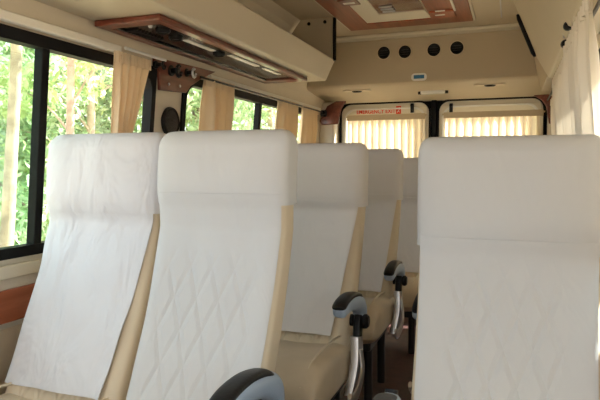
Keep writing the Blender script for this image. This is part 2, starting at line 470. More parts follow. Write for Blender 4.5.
bm = nb(); ring = rrect(-.085, .085, -.03, .03, .02); loft(bm, [[(x, yy, .003) for x, yy in ring], [(x, yy, -.016) for x, yy in ring], [(x * .93, yy * .8, -.022) for x, yy in ring]]); obj('lens', bm, M['lens'], t)
for sx in (-1, 1):
    bm = nb(); disc(bm, (sx * .088, 0, -.001), (0, 0, -1), .016, .02, 14); obj('end_cap', bm, M['vent'], t, bevel=.003)

# wooden corner brackets by the rear doors
def bracket(name, uvs, label, flip=1):
    pts = [px(u, v, Y=YR - .18) for u, v in uvs]
    c = sum(pts, Vector()) / len(pts)
    bm = nb(); prism(bm, [p for p in pts], [p + Vector((0, .022, 0)) for p in pts])
    o = obj(name, bm, M['wood'], bevel=.008, origin=c); tag(o, label, 'trim piece'); return o
bracket('corner_bracket', [(336, 101), (346, 101), (341, 109), (338, 124), (322, 125), (319, 121), (327, 106)], 'dark red wooden bracket left of the rear doors')
bracket('corner_bracket', [(533, 95), (549, 94), (556, 100), (556, 122), (549, 124), (546, 106), (542, 100)], 'dark red wooden bracket right of the rear doors')

# ------------------------------------------------------------------ curtains
def curtain(p0, p1, ztop, zbot, folds, amp, m, label, name='curtain', squeeze=None, grp=None, fx=None, head=True, seed=0, anchor=.0, cat='curtain'):
    """cloth hung between p0 and p1 (x,y) with pleats; squeeze(t)->width factor down the drop"""
    p0 = Vector((*p0, 0)); p1 = Vector((*p1, 0)); d = p1 - p0; ln = d.length; d.normalize(); nn = Vector((-d.y, d.x, 0))
    rnd = random.Random(seed); ph = [rnd.uniform(-.5, .5) for _ in range(folds * 2 + 3)]
    NU, NV = folds * 14, 30
    bm = nb(); rows = []
    for j in range(NV + 1):
        t = j / NV; z = ztop + (zbot - ztop) * t; sq = squeeze(t) if squeeze else 1
        row = []
        for i in range(NU + 1):
            s = i / NU
            w = s * folds * 2 * PI + .5 * math.sin(s * 9 + seed) + .25 * math.sin(3 * t + s * 4)
            a = amp * (.55 + .45 * min(1, t * 5)) * (1 + .4 * ph[int(s * folds)])
            off = a * math.sin(w) + .15 * a * math.sin(2.3 * w + 1)
            ss = anchor + (s - anchor) * sq
            x = p0 + d * (ln * ss) + nn * off
            lean = (fx(z) - fx(ztop)) if fx else 0
            row.append(bm.verts.new((x.x + lean, x.y, z)))
        rows.append(row)
    for a, b in zip(rows, rows[1:]):
        for i in range(NU): bm.faces.new((a[i], a[i + 1], b[i + 1], b[i]))
    mid = (p0 + p1) / 2
    root = empty(name, (mid.x, mid.y, zbot)); tag(root, label, cat, grp)
    o = obj('cloth', bm, m, solid=.0015); o.parent = root; o.location = -root.location
    if head:
        bm = nb(); rows = []
        for z, dz in ((ztop + .012, 0), (ztop - .006, .5), (ztop - .028, 1)):
            row = []
            for i in range(NU + 1):
                s = i / NU; w = s * folds * 2 * PI * 2
                x = p0 + d * (ln * s) - nn * 0 ; off = amp * .45 * math.sin(w)
                row.append(bm.verts.new((x.x + nn.x * off, x.y + nn.y * off, z)))
            rows.append(row)
        for a, b in zip(rows, rows[1:]):
            for i in range(NU): bm.faces.new((a[i], a[i + 1], b[i + 1], b[i]))
        h = obj('heading', bm, m, solid=.004); h.parent = root; h.location = -root.location
    return root

CX = -1.352
G1 = 'curtains along the left windows'
def lc(u0, u1, v, ztop, folds, label, sq, anc, seed, amp=.027):
    a = px(u0, v, X=CX); b = px(u1, v, X=CX)
    curtain((CX, a.y), (CX, b.y), ztop, .84, folds, amp, M['curtain'], label, squeeze=sq, grp=G1, fx=wl, seed=seed, anchor=anc)
lc(115, 150, 60, 1.478, 5, 'cream curtain gathered at the end of the nearest left window', lambda t: 1 - .62 * min(1, t * 1.9) if t < .53 else .38 + (t - .53) * .4, .12, 1, .014)
lc(206, 233, 90, 1.478, 4, 'cream curtain just behind the pillar with the oval speaker', lambda t: 1 - .3 * t, .2, 2)
lc(279, 297, 115, 1.478, 5, 'cream curtain in the middle of the rear left window', lambda t: 1 - .2 * t, .3, 3)
lc(303, 317, 120, 1.478, 5, 'cream curtain at the rear end of the left windows', lambda t: 1 - .2 * t, .3, 4)

# ivory tracks above the left windows + rod with black holders
def track(name, x, y0, y1, z0, z1, label):
    bm = nb(); box(bm, x - .012, x + .014, y0, y1, z0, z1); o = obj(name, bm, M['track'], bevel=.004, origin=(x, (y0 + y1) / 2, z0)); tag(o, label, 'curtain track'); return o
ya = px(118, 50, X=-1.372).y
track('curtain_track', -1.368, .3, ya, 1.486, 1.514, 'ivory curtain track above the nearest left window')
yb = px(232, 88, X=-1.372).y
track('curtain_track', -1.374, 2.5, 4.2, 1.482, 1.512, 'ivory curtain track above the rear left window')
bm = nb(); tube(bm, [(CX + .012, ya, 1.505), (CX + .012, px(163, 63, X=CX).y, 1.505)], .006)
tag(obj('curtain_rod', bm, M['white'], origin=(CX, ya, 1.505)), 'short white curtain rod between nearest left curtain and wooden pillar bracket', 'curtain rod')
for i, (u, v, s) in enumerate(((166, 64, 1), (181, 70, 1.5), (196, 72, 1.2))):
    p = px(u, v, X=CX + .02)
    t = empty('rod_holder', (CX - .035, p.y, p.z)); tag(t, ['black rod holder at the tip of the white rod', 'black hooked rod holder in the middle of the wooden bracket', 'black rod holder at the rear edge of the wooden bracket'][i], 'bracket', 'rod holders on the wooden pillar bracket')
    bm = nb(); disc(bm, (0, 0, 0), (1, 0, 0), .016 * s, .012, 18); obj('base', bm, M['vent'], t, bevel=.003)
    bm = nb(); tube(bm, [(.008, 0, 0), (.03, 0, 0), (.045, 0, -.004)], .008 * s, 12); obj('stem', bm, M['vent'], t)
    bm = nb(); tube(bm, [(.045, .012 * math.cos(a) * s, -.004 + .016 * s * math.sin(a)) for a in [R(k) for k in range(60, 361, 20)]], .0045 * s, 8); obj('ring', bm, M['chrome'] if i == 2 else M['vent'], t)
bm = nb(); tube(bm, [(CX + .014, px(198, 76, X=CX).y, 1.478), (CX + .014, 4.2, 1.478)], .005)
tag(obj('curtain_rod', bm, M['vent'], origin=(CX, 3.3, 1.478)), 'thin dark curtain rod running along the rear left window', 'curtain rod')
p = px(322, 112, X=CX)
bm = nb(); disc(bm, (CX - .02, 4.24, 1.475), (1, 0, 0), .025, .04, 16); disc(bm, (CX + .014, 4.22, 1.475), (0, -1, 0), .016, .05, 14)
tag(obj('rod_holder', bm, M['vent'], bevel=.003, origin=(CX, 4.24, 1.475)), 'black rod holder beside the bracket left of the rear doors', 'bracket')

# pillar: wooden bracket plate + black oval speaker
pts = [px(u, v, X=-1.392) for u, v in ((152, 57), (213, 72), (200, 79), (190, 86), (186, 93), (160, 90), (158, 72), (153, 64))]
def ontowall(p, off): return Vector((wl(p.z) + off, p.y, p.z))
bm = nb(); prism(bm, [ontowall(p, .002) for p in pts], [ontowall(p, .018) for p in pts])
c = sum(pts, Vector()) / len(pts)
pb = obj('pillar_bracket', bm, M['wood'], bevel=.004, origin=c); tag(pb, 'dark red wooden bracket plate at the top of the left pillar', 'trim piece')
for u, v in ((171, 84), (182, 86)):
    p = px(u, v, X=-1.375); bm = nb(); disc(bm, (wl(p.z) + .018 - c.x, p.y - c.y, p.z - c.z), (1, 0, 0), .006, .004, 12); obj('screw', bm, M['chrome'], pb)
p = px(172.5, 122, X=-1.40)
t = empty('pillar_speaker', (wl(p.z), p.y, p.z - .0)); tag(t, 'black oval speaker on the cream pillar between the left windows', 'speaker')
bm = nb(); disc(bm, (0, 0, 0), (1, 0, 0), .062, .02, 28, ry=.066, prof=[(1, .001), (1, .012), (.94, .02), (.86, .016)]); obj('rim', bm, M['vent'], t)
bm = nb(); disc(bm, (0, 0, 0), (1, 0, 0), .053, .02, 28, ry=.057, prof=[(1, .002), (1, .014), (.7, .02), (.3, .024)])
obj('grille', bm, mat('speaker_mesh', (.01, .01, .012), .5, bump=1, bscale=220), t)

# rear curtains
for i, (u0, u1, lab) in enumerate(((348, 425, 'ivory pleated curtain covering the left rear door window'), (444, 543, 'ivory pleated curtain covering the right rear door window'))):
    a = px(u0, 125, Y=YR - .045).x; b = px(u1, 125, Y=YR - .045).x
    curtain((a, YR - .045), (b, YR - .045), 1.44, .83, 11 + i, .022, M['rearcurtain'], lab, grp='curtains on the rear doors', seed=5 + i, head=False)
    bm = nb(); tube(bm, [(a - .015, YR - .045, 1.455), (b + .012, YR - .045, 1.455)], .006)
    box(bm, a - .002, b + .002, YR - .062, YR - .05, 1.425, 1.468)
    tag(obj('curtain_rod', bm, mat('ivory_rod_%d' % i, (.62, .52, .36), .5), bevel=.003, origin=(a, YR - .05, 1.45)), ['beige pelmet rod above the left rear door curtain', 'beige pelmet rod above the right rear door curtain'][i], 'curtain rod', 'rods on the rear doors')
# right side curtains
RX = .205
RC = [(.9, 1.75, .232, 6, 'white curtain beside the large foreground seat, cut by the right edge of the photo'), (1.67, 2.38, .178, 6, 'wide white curtain nearest on the right above the foreground seat'),
      (2.33, 3.3, .192, 6, 'second cream curtain along the right wall, narrow strip left of the nearest one'),
      (3.18, 4.26, .238, 5, 'rearmost cream curtain on the right side beside the rear doors')]
for i, (y0, y1, x, f, lab) in enumerate(RC):
    curtain((x, y0), (x, y1), 1.50, .84, f, .022, M['curtain2'], lab, grp='curtains along the right wall', fx=wr, seed=20 + i)
bm = nb(); tube(bm, [(.212, -.6, 1.512), (.212, 4.2, 1.512)], .006); tag(obj('curtain_rod', bm, M['vent'], origin=(.212, 1.8, 1.512)), 'thin curtain rod along the right wall under the cabinet', 'curtain rod')
for i, (u, v, yy) in enumerate(((568, 26, 1.9), (565, 44, 2.3))):
    p = px(u, v, X=.165 if i == 0 else .17)
    t = empty('rod_holder', (p.x, p.y, p.z)); tag(t, ['upper of the two black rod holders beside the right curtains', 'lower and further of the two black rod holders beside the right curtains'][i], 'bracket', 'rod holders on the right side')
    bm = nb(); tube(bm, [(.045, 0, 0), (.01, 0, 0), (-.008, 0, -.003)], .006, 12); obj('stem', bm, M['vent'], t)
    bm = nb(); disc(bm, (0, -.012, 0), (0, 1, 0), .015, .03, 18, prof=[(.7, 0), (1, .006), (1, .02), (.7, .026)]); obj('knob', bm, M['vent'], t)
    bm = nb(); tube(bm, [(-.004, -.01, .02), (-.008, -.03, .04)], .004, 8); obj('pin', bm, M['chrome'], t)

# ------------------------------------------------------------------ left luggage rack
YE = 3.3; ZB = 1.575; ZL = 1.69
XB, XLp = -1.045, -.985
rk = empty('luggage_rack', (-1.2, 1.5, ZB)); tag(rk, 'long beige open overhead luggage rack along the left side', 'luggage rack')
def radd(name, bm, m, **k):
    o = obj(name, bm, m, rk, **k); o.location = -rk.location; return o
bm = nb()
prof = [(wl(ZB) + .01, ZB), (XB, ZB), (XB + .008, ZB + .006), (XLp, ZL), (XLp - .004, ZL + .006), (XLp - .018, ZL), (XB - .02, ZB + .02), (wl(ZB) + .01, ZB + .02)]
extrude_poly(bm, prof, 'y', YF + .1, YE); radd('shelf', bm, M['rack'], bevel=.002)
for y in (YE - .018, .4):
    bm = nb(); pr = [(wl(1.6) + .012, ZB + .02), (XB - .02, ZB + .02), (XLp - .02, ZL), (XLp - .006, ZC - .004), (wl(ZC) + .01, ZC - .004), (wl(1.75) + .01, 1.75)]
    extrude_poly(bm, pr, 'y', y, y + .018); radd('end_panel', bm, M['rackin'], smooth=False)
bm = nb(); pr = [(XLp - .004, ZL - .004), (XLp + .008, ZL - .004), (XLp + .008, ZC - .004), (XLp - .004, ZC - .004)]
extrude_poly(bm, pr, 'y', YE - .03, YE + .004); radd('edge_strip', bm, M['black'], bevel=.002)
for u, v in ((309, 24), (325, 22)):
    p = px(u, v, Y=YE - .02); bm = nb(); disc(bm, (p.x, p.y + .001, p.z), (0, -1, 0), .010, .006, 14); radd('screw', bm, M['vent'])

# wooden console under the rack
ZT = 1.552
A = px(91, 27, Z=ZT); B = px(159, 20, Z=ZT); C_ = px(307, 81, Z=ZT); D = px(272, 84, Z=ZT)
xo0, xo1 = A.x * .75 + D.x * .25, (B.x + C_.x) / 2; yo0 = (A.y + B.y) / 2; yo1 = (C_.y + D.y) / 2
print('console', A, B, C_, D)
bk = empty('overhead_console', ((xo0 + xo1) / 2, (yo0 + yo1) / 2, ZT)); tag(bk, 'long console with dark red wooden frame under the left luggage rack', 'console')
W2, L2 = (xo1 - xo0) / 2, (yo1 - yo0) / 2
bm = nb(); rings = []
fwx, fwn = .036, .055
def rr(x0, x1, y0, y1, z): return [(x0, y0, z), (x1, y0, z), (x1, y1, z), (x0, y1, z)]
o_ = rr(-W2, W2, -L2, L2, 0); i_ = rr(-W2 + fwx, W2 - fwx, -L2 + fwn, L2 - .08, 0)
def zz(r, z): return [(x, y, z) for x, y, _ in r]
loft(bm, [zz(o_, .022), zz(o_, 0), zz(i_, 0), zz(i_, .022), zz(o_, .022)], False, False)
obj('frame', bm, M['wood'], bk, bevel=.006, doubles=True)
bm = nb(); box(bm, -W2 + fwx - .002, W2 - fwx + .002, -L2 + fwn - .002, L2 - .078, .010, .0215); obj('dark_panel', bm, M['gloss'], bk, smooth=False)
yi0, yi1 = -L2 + fwn, L2 - .08; XI = W2 - fwx
def cpart(name, x0, x1, y0, y1, h, m, bev=.003):
    bm = nb(); box(bm, x0, x1, y0, y1, .010 - h, .0105); return obj(name, bm, m, bk, bevel=bev)
def loc(u, v):
    p = px(u, v, Z=ZT); return p.x - bk.location.x, p.y - bk.location.y
# white patch, two pale patches painted as window reflections, small vents
def patch_between(ua, va, ub, vb, hw, name, m):
    xa, y_a = loc(ua, va); xb_, y_b = loc(ub, vb)
    x = max(-XI + hw, min(XI - hw, (xa + xb_) / 2)); return cpart(name, x - hw, x + hw, y_a, y_b, .004, m)
patch_between(188, 42, 211, 53, .014, 'pale_patch', M['lens'])
patch_between(231, 57, 256, 68, .014, 'pale_patch', M['lens'])
patch_between(264, 70, 279, 76, .012, 'pale_patch', M['lens'])
for (u, v) in ((163, 33), (176, 40), (219, 56)):
    x, y = loc(u, v); x = max(-XI + .03, min(XI - .03, x))
    bm = nb(); disc(bm, (x, y, .010), (0, 0, -1), .027, .01, 20, prof=[(1, 0), (1, .006), (.8, .011), (.7, .005)]); obj('nozzle', bm, M['vent'], bk)
bm = nb(); disc(bm, (loc(150, 28)[0], yi0 + .03, .010), (0, 0, -1), .008, .01, 14, prof=[(1, 0), (1, .004), (.6, .009)]); obj('button', bm, M['chrome'], bk)
bm = nb()
for k in range(9):
    y = yi0 + .06 + k * .02; box(bm, -XI + .012, -XI + .06, y, y + .006, .004, .0105)
obj('vent_slats', bm, M['vent'], bk, smooth=False)
cpart('inner_ledge', -XI, -XI + .012, yi0, yi1, .006, M['gloss'], .002)

# ------------------------------------------------------------------ ceiling console
ZK = 1.925
a = px(352, 32, Z=ZK); b = px(473, 20, Z=ZK)
kx0, kx1 = a.x, b.x; ky1 = (a.y + b.y) / 2; ky0 = 1.7
print('ceil console', a, b)
kc = empty('ceiling_console', ((kx0 + kx1) / 2, (ky0 + ky1) / 2, ZK)); tag(kc, 'large wooden framed console panel on the ceiling', 'console')
def kp(name, bm, m, **k):
    o = obj(name, bm, m, kc, **k); o.location = -kc.location; return o
ia = px(367, 24, Z=ZK); ib = px(431, 19, Z=ZK)
ix0, ix1, iy1, iy0 = ia.x, ib.x, (ia.y + ib.y) / 2, ky0 + .12
bm = nb(); O = rr(kx0, kx1, ky0, ky1, 0); I = rr(ix0, ix1, iy0, iy1, 0)
loft(bm, [zz(O, ZC - .001), zz(O, ZK), zz(I, ZK), zz(I, ZC - .001), zz(O, ZC - .001)], False, False)
kp('frame', bm, M['woodmid'], bevel=.004, doubles=True)
bm = nb(); rings = []
E = .012; O = rr(kx0 - E, kx1 + E, ky0 - E, ky1 + E, 0); I = rr(kx0 + .001, kx1 - .001, ky0 + .001, ky1 - .001, 0)
loft(bm, [zz(O, ZC - .001), zz(O, ZK + .006), zz(I, ZK + .006), zz(I, ZC - .001), zz(O, ZC - .001)], False, False)
kp('edging', bm, M['cornice'], doubles=True)
ga = px(379, 14, Z=ZK); gb = px(425, 10, Z=ZK)
gx0, gx1, gy1, gy0 = ga.x, gb.x, (ga.y + gb.y) / 2, ky0 + .35
bm = nb(); O = rr(ix0, ix1, iy0, iy1, 0); I = rr(gx0, gx1, gy0, gy1, 0)
loft(bm, [zz(O, ZC - .001), zz(O, ZK + .005), zz(I, ZK - .004), zz(I, ZC - .001), zz(O, ZC - .001)], False, False)
kp('cream_surround', bm, M['cornice'], doubles=True, bevel=.003)
bm = nb(); box(bm, gx0, gx1, gy0, gy1, ZK + .002, ZC - .002); kp('centre_panel', bm, M['mirror'], smooth=False)
bm = nb()
for k in range(0):
    y = gy0 + .05 + k * (gy1 - gy0 - .1) / 25; box(bm, (gx0 + gx1) / 2 + .02, gx1 - .03, y, y + .012, ZK - .004, ZK + .003)
bm.free()
bm = nb()
for k in range(3):
    tube(bm, [(gx0 + .03, gy1 - .04 - k * .05, ZK), (gx0 + .10, gy1 - .05 - k * .05, ZK - .004), (gx1 - .22, gy1 - .04 - k * .05, ZK)], .006, 8)
kp('chrome_rail', bm, M['chrome'])
sa = px(432, 17, Z=ZK); sb = px(454, 9, Z=ZK)
bm = nb(); box(bm, sa.x, sb.x, sb.y, sa.y, ZK - .010, ZK + .001); kp('switch_plate', bm, M['woodlip'], bevel=.003)
for u, v in ((440, 11), (440, 15)):
    p = px(u, v, Z=ZK - .011)
    bm = nb(); box(bm, p.x - .026, p.x + .026, p.y - .009, p.y + .009, ZK - .0125, ZK - .0095); kp('switch_mark', bm, M['white'], smooth=False)
p = px(453, 6, Z=ZK - .005); bm = nb(); box(bm, p.x - .006, p.x + .006, p.y - .12, p.y + .10, ZK - .007, ZK + .001); kp('chrome_strip', bm, M['chrome'], bevel=.002)
p = px(349, 2, Z=ZK); bm = nb(); box(bm, p.x - .05, p.x + .05, p.y - .05, p.y + .05, ZK - .006, ZK + .001); q1 = kp('label_plate', bm, M['wood'], bevel=.002)
bm = nb(); box(bm, p.x - .03, p.x + .03, p.y - .012, p.y + .012, ZK - .008, ZK - .005); kp('switch_mark', bm, M['white'], smooth=False)
# seam on the ceiling right of the console
p0 = px(501.5, 17, Z=ZC); bm = nb(); box(bm, p0.x - .004, p0.x + .004, 1.2, p0.y, ZC - .004, ZC - .0002); tag(obj('trim_11', bm, M['chrome'], bevel=.001), kind='structure')

# ------------------------------------------------------------------ right cabinet (sloping closed locker)
t0 = px(514, 0, Y=3.3); t1 = px(553, 96, Y=3.3)
xt = px(519, 15, Y=3.3); xm = px(536.5, 57, Y=3.3)
print('right cab', t0, xt, xm, t1)
cb = empty('overhead_cabinet', (.2, 1.5, t1.z)); tag(cb, 'smooth beige sloping overhead cabinet along the right side', 'cabinet')
bm = nb()
zb = t1.z; xb0 = t1.x
sl = (xt.x - xm.x) / (xt.z - xm.z)
xtop = xm.x + sl * (ZC - .003 - xm.z)
pr = [(xtop, ZC - .003), (xm.x, xm.z), (.165, 1.535), (.18, 1.528), (wr(1.53) - .012, 1.528), (wr(1.7) - .012, 1.7), (wr(ZC) - .012, ZC - .003)]
extrude_poly(bm, pr, 'y', YF + .1, YE); o = obj('body', bm, M['rack'], cb, bevel=.004); o.location = -cb.location
bm = nb()
n = 10
pts = [(xt.x + (xm.x - xt.x) * k / n, xt.z + (xm.z - xt.z) * k / n) for k in range(n + 1)]
sweep(bm, [(x - .008, YE - .012, z) for x, z in pts], lambda t: ((.012, .016) if .02 < t < .98 else (.006, .008)), 12, 3)
o = obj('edge_strip', bm, M['black'], cb); o.location = -cb.location
bm = nb(); pr2 = [(.150, 1.53), (wr(1.3) - .03, 1.46), (wr(1.3) - .012, 1.535)]
# beige end filler between the cabinet and the rear pillar
bm2 = nb(); bm.free()
pr = [(px(541, 70, Y=3.6).x, 1.60), (.16, 1.535), (wr(1.53) - .012, 1.53), (wr(1.8) - .012, 1.8), (px(528, 36, Y=3.6).x + .03, 1.8)]
extrude_poly(bm2, pr, 'y', YE + .002, HY - .004); tag(obj('trim_12', bm2, M['shell'], bevel=.004), kind='structure')

# ------------------------------------------------------------------ seats
BW = .191     # half width of backrest
def back_front(h):
    """front face y at height h (z) for the reclined backrest, seat local: y=0 at z=.42"""
    t = (h - .42) / .73
    if True:
        k = max(0, t - .66) / .34
        return .205 * min(t, .66) / .66 + .02 * math.sin(PI * min(1, t / .7)) * (t < .7) + .02 * k
    return .215 * t ** 1.0 + .02 * math.sin(PI * min(1, t) * 1.0) * (1 if t < 1 else 0)
TOP = 1.158
def headf(z):
    k = (z - NECK) / .03; k = 1 / (1 + math.exp(-2.2 * k)) * math.exp(-max(0, z - 1.04) ** 2 / .012)
    return -.030 * k
def ring_at(z, off=0, wf=1, n=56, W=BW):
    t = (z - .40) / (TOP - .40)
    th = .125 - .035 * t
    w = W * (1.0 - .03 * (1 - t)) * wf
    top_r = .045
    sc = 1
    k = (z - (TOP - top_r)) / top_r
    y0 = back_front(z)
    dw = dt = 0
    if k > 0:
        k = min(k, 1); dw = (1 - math.sqrt(max(0, 1 - k * k))) * .03; dt = (1 - math.sqrt(max(0, 1 - k * k))) * th * .42
    pts = []
    hx, hy = w - dw + off, th / 2 - dt + off
    for i in range(n):
        a = 2 * PI * i / n; c, s = math.cos(a), math.sin(a); e = 2 / 5.2
        x = hx * math.copysign(abs(c) ** e, c); y = hy * math.copysign(abs(s) ** e, s)
        y += th / 2
        if s < 0:     # front: bolsters at the sides, slightly hollow middle, head roll
            hol = .014 * (1 - min(1, (abs(x) / (w * .8)) ** 4)) * (1 - max(0, min(1, (z - .80) / .12)))
            head = headf(z) * (1 - .75 * (abs(x) / (w + .02)) ** 4)
            y += (hol + head)
        pts.append((x, y0 + y, z))
    return pts
def back_mesh(bm, z0, z1, off=0, W=BW, cap0=True):
    zs = [z0 + (TOP - .045 - z0) * i / 26 for i in range(27)] + [TOP - .045 + .045 * math.sin(PI / 2 * i / 7) for i in range(1, 8)]
    rings = []
    for z in zs:
        r = ring_at(z, off, W=W)
        if z > TOP - .05: r = [(x, y, zz_ + off) for x, y, zz_ in r]
        rings.append(r)
    loft(bm, rings, cap0, True)

NECK = .93
def seat(root_name, loc_, label, group, W=BW, cover='quilt', hem=.86, arm=True, side=1, flapw=(.97, .90, .80), zflap=.455, armrot=0, seed=0, armpad=None, armz=0, hemtilt=0, parts=True):
    """side=+1: armrest on the +x side"""
    global NECK
    NECK = hem + .012
    t = empty(root_name, loc_); tag(t, label, 'seat', group)
    bm = nb(); back_mesh(bm, .40, TOP, 0, W); obj('backrest', bm, M['leather'], t)
    # cushion
    bm = nb(); rings = []
    Y0, Y1 = -.40, .09
    for i in range(25):
        k = i / 24; y = Y0 + (Y1 - Y0) * k
        fr = max(0, 1 - k / .30); rr_ = 1 - math.sqrt(max(0, 1 - fr * fr))
        zt = .455 + .02 * math.sin(PI * min(1, k * 1.3)) - .11 * rr_ * .9 - .02 * k; zb_ = .285 + .05 * rr_
        w = (W + .012) * (1 - .05 * rr_)
        ring = []
        for m_ in range(36):
            a = 2 * PI * m_ / 36; c, s = math.cos(a), math.sin(a); e = 2 / 4.5
            x = w * math.copysign(abs(c) ** e, c); hz_ = (zt - zb_) / 2; z = (zt + zb_) / 2 + hz_ * math.copysign(abs(s) ** e, s)
            if s > 0: z -= .018 * (1 - min(1, (abs(x) / (w * .75)) ** 3)) * s
            ring.append((x, y, z))
        rings.append(ring)
    loft(bm, rings); cu_ = obj('seat_cushion', bm, M['leather2'], t)
    bm = nb()
    for sx in (-1, 1):
        bm = nb()
        tube(bm, catmull([(sx * W * .78, -.375, .405), (sx * W * .82, -.27, .462), (sx * W * .82, -.1, .467), (sx * W * .82, .05, .452)], 6), .004, 6)
        obj('piping', bm, M['piping'], cu_)
    # cover: head sleeve with a hanging front flap, one cloth
    bm = nb(); off = .006
    n = 56
    zs = [hem + (TOP - .045 - hem) * i / 14 for i in range(15)] + [TOP - .045 + .045 * math.sin(PI / 2 * i / 7) for i in range(1, 8)]
    rings = []
    for j, z in enumerate(zs):
        r = ring_at(z, off + (.0012 if j == 0 else 0), W=W)
        if z > TOP - .05: r = [(x, y, q + off) for x, y, q in r]
        else: r = [(x, y, q + hemtilt * x * (1 - j / 14)) for x, y, q in r]
        rings.append(r)
    loft(bm, rings, False, True)
    # flap
    NX, NZ = 30, 40; rows = []
    rnd = random.Random(seed)
    for j in range(NZ + 1):
        k = j / NZ; z = (hem + .03) + (zflap - hem - .03) * k
        row = []
        for i in range(NX + 1):
            s = -1 + 2 * i / NX
            wf = flapw[0] + ((flapw[1] if s < 0 else flapw[2]) - flapw[0]) * max(0, k) ** .85
            x = s * (W - .004) * wf
            th = .125 - .035 * (z - .4) / .75
            e = 5.2
            hx = W
            yy = th / 2 - (th / 2 + off) * (max(0, 1 - (abs(x) / (hx + off)) ** e)) ** (1 / e)
            if cover == 'tight': hol = .004
            else: hol = .010 * (1 - min(1, (abs(x) / (W * .8)) ** 4)) * (1 - max(0, min(1, (z - .80) / .12)))
            head = headf(z) * (1 - .75 * (abs(x) / (W + .02)) ** 4)
            wr_ = (.009 if cover == 'tight' else .003) * noise.noise(Vector((x * 9 + z * 5 + seed, z * 6 - x * 4, seed))) * min(1, k * 3) + .004 * k * math.sin(s * 3 + seed) * 0
            edge = .012 * k * max(0, abs(s) - .85) / .15 * (0 if cover != 'tight' else .6)
            row.append(bm.verts.new((x, back_front(z) + yy + hol + head + wr_ - edge - .0025, z)))
        rows.append(row)
    for a_, b_ in zip(rows, rows[1:]):
        for i in range(NX): bm.faces.new((a_[i], a_[i + 1], b_[i + 1], b_[i]))
    obj('seat_cover', bm, COVER[cover], t, solid=.0025)
    if not parts: return t
    # base
    bm = nb(); box(bm, -W + .03, W - .03, -.30, .08, .25, .30); obj('seat_frame', bm, M['steel'], t, bevel=.01)
    for sx in (-1, 1):
        for yy in (-.26, .02):
            bm = nb(); tube(bm, [(sx * (W - .05), yy, .26), (sx * (W - .05), yy + .01, .0)], .02, 12); obj('leg', bm, M['steel'], t)
    if arm:
        X = side * (W + .035)
        ar = empty('armrest', (X, .055, .56 + armz)); ar.parent = t; ar.scale = (1, .87, 1); ar.rotation_euler = (R(armrot), 0, 0)
        # shell: banana swept in the y-z plane; origin = pivot
        path = catmull([(0, -.325, .014), (0, -.28, .026), (0, -.20, .034), (0, -.10, .030), (0, -.03, .010), (0, -.002, -.02), (0, -.012, -.055)], 6)
        bm = nb()
        def sz(k):
            a_ = .023 + .003 * math.sin(PI * k); b_ = .019 + .014 * min(1, k * 1.6)
            if k < .06: q = .45 + .55 * math.sqrt(k / .06); return (a_ * q, b_ * q)
            if k > .93: q = .5 + .5 * (1 - k) / .07; return (a_ * q, b_ * q)
            return (a_, b_)
        sweep(bm, path, sz, 18, 2.6, up=(1, 0, 0)); sh = obj('armrest_shell', bm, M['grey'], ar)
        pth = catmull([(0, -.335, .030), (0, -.28, .049), (0, -.20, .060), (0, -.12, .058), (0, -.07, .048), (0, -.04, .032)], 6)
        bm = nb()
        def sp(k):
            q = 1
            if k < .08: q = .5 + .5 * math.sqrt(k / .08)
            if k > .7: q = 1 - .75 * (k - .7) / .3
            return (.0245 * (.6 + .4 * q), .0095 * q)
        sweep(bm, pth, sp, 18, 2.4, up=(1, 0, 0)); obj('armrest_pad', bm, armpad or M['pad'], ar)
        bm = nb(); disc(bm, (side * .018, -.02, -.045), (side, 0, 0), .026, .02, 20, prof=[(1, 0), (1, .012), (.7, .02)]); disc(bm, (-.03, -.02, -.045), (1, 0, 0), .022, .06, 20)
        obj('pivot', bm, M['vent'], ar)
        bm = nb(); sweep(bm, catmull([(X - .0, .035, .535), (X, .02, .50), (X + side * .004, .0, .44)], 5), lambda k: (.016, .022), 12, 3, up=(1, 0, 0)); obj('armrest_joint', bm, M['vent'], t)
        bm = nb(); sweep(bm, catmull([(X, .0, .47), (X + side * .004, -.012, .38), (X - side * .01, -.035, .27)], 5), lambda k: (.018, .03 + .012 * k), 12, 4, up=(1, 0, 0)); obj('armrest_post', bm, M['chrome'], t)
        bm = nb(); sweep(bm, catmull([(X + side * .02, -.02, .43), (X + side * .03, -.03, .36), (X + side * .03, -.09, .31), (X + side * .028, -.16, .30), (X + side * .03, -.20, .33)], 6), lambda k: (.007, .011 + .01 * math.sin(PI * k)), 10, 2.4, up=(1, 0, 0)); obj('recline_lever', bm, M['chrome'], t)
    return t

cw = (.60, .61, .635)
COVER = dict(quilt=quilt_mat('white_cover_over_quilting', cw, 0.066, .16, .5, .86, .8, .30, 3.1),
             tight=quilt_mat('white_cover_wrinkled', (.68, .69, .74), .058, .14, 0, .8, .8, .8, 1.7),
             plain=quilt_mat('white_cover_plain', (.72, .71, .73), .058, .14, .06, .75, .8, .25, 6.4))
SP = .80
XA = -.735; XW = -1.155
Y1 = 1.185
GA = 'passenger seats left of the aisle'
seat('passenger_seat', (XA - .007, Y1, .005), 'front left aisle seat under a white cover, black armrest beside it', GA, cover='quilt', hem=.965, side=1, armz=-.016, armrot=-7, flapw=(.985, .92, .94), seed=1)
seat('passenger_seat', (XW + .004, Y1 + .025, .006), 'front left window seat under a wrinkled bright white cover', GA, cover='tight', hem=.93, arm=False, W=.198, flapw=(.985, .97, .74), seed=2)
seat('passenger_seat', (XA, Y1 + SP, 0), 'second row aisle seat with white cover, directly behind the front aisle seat', GA, cover='plain', hem=.915, side=1, flapw=(.98, .9, .66), seed=3, armrot=-6)
seat('passenger_seat', (XA, Y1 + 2 * SP, 0), 'third row aisle seat with white cover, small and far down the left side', GA, cover='plain', hem=.90, side=1, flapw=(.98, .9, .74), seed=4)
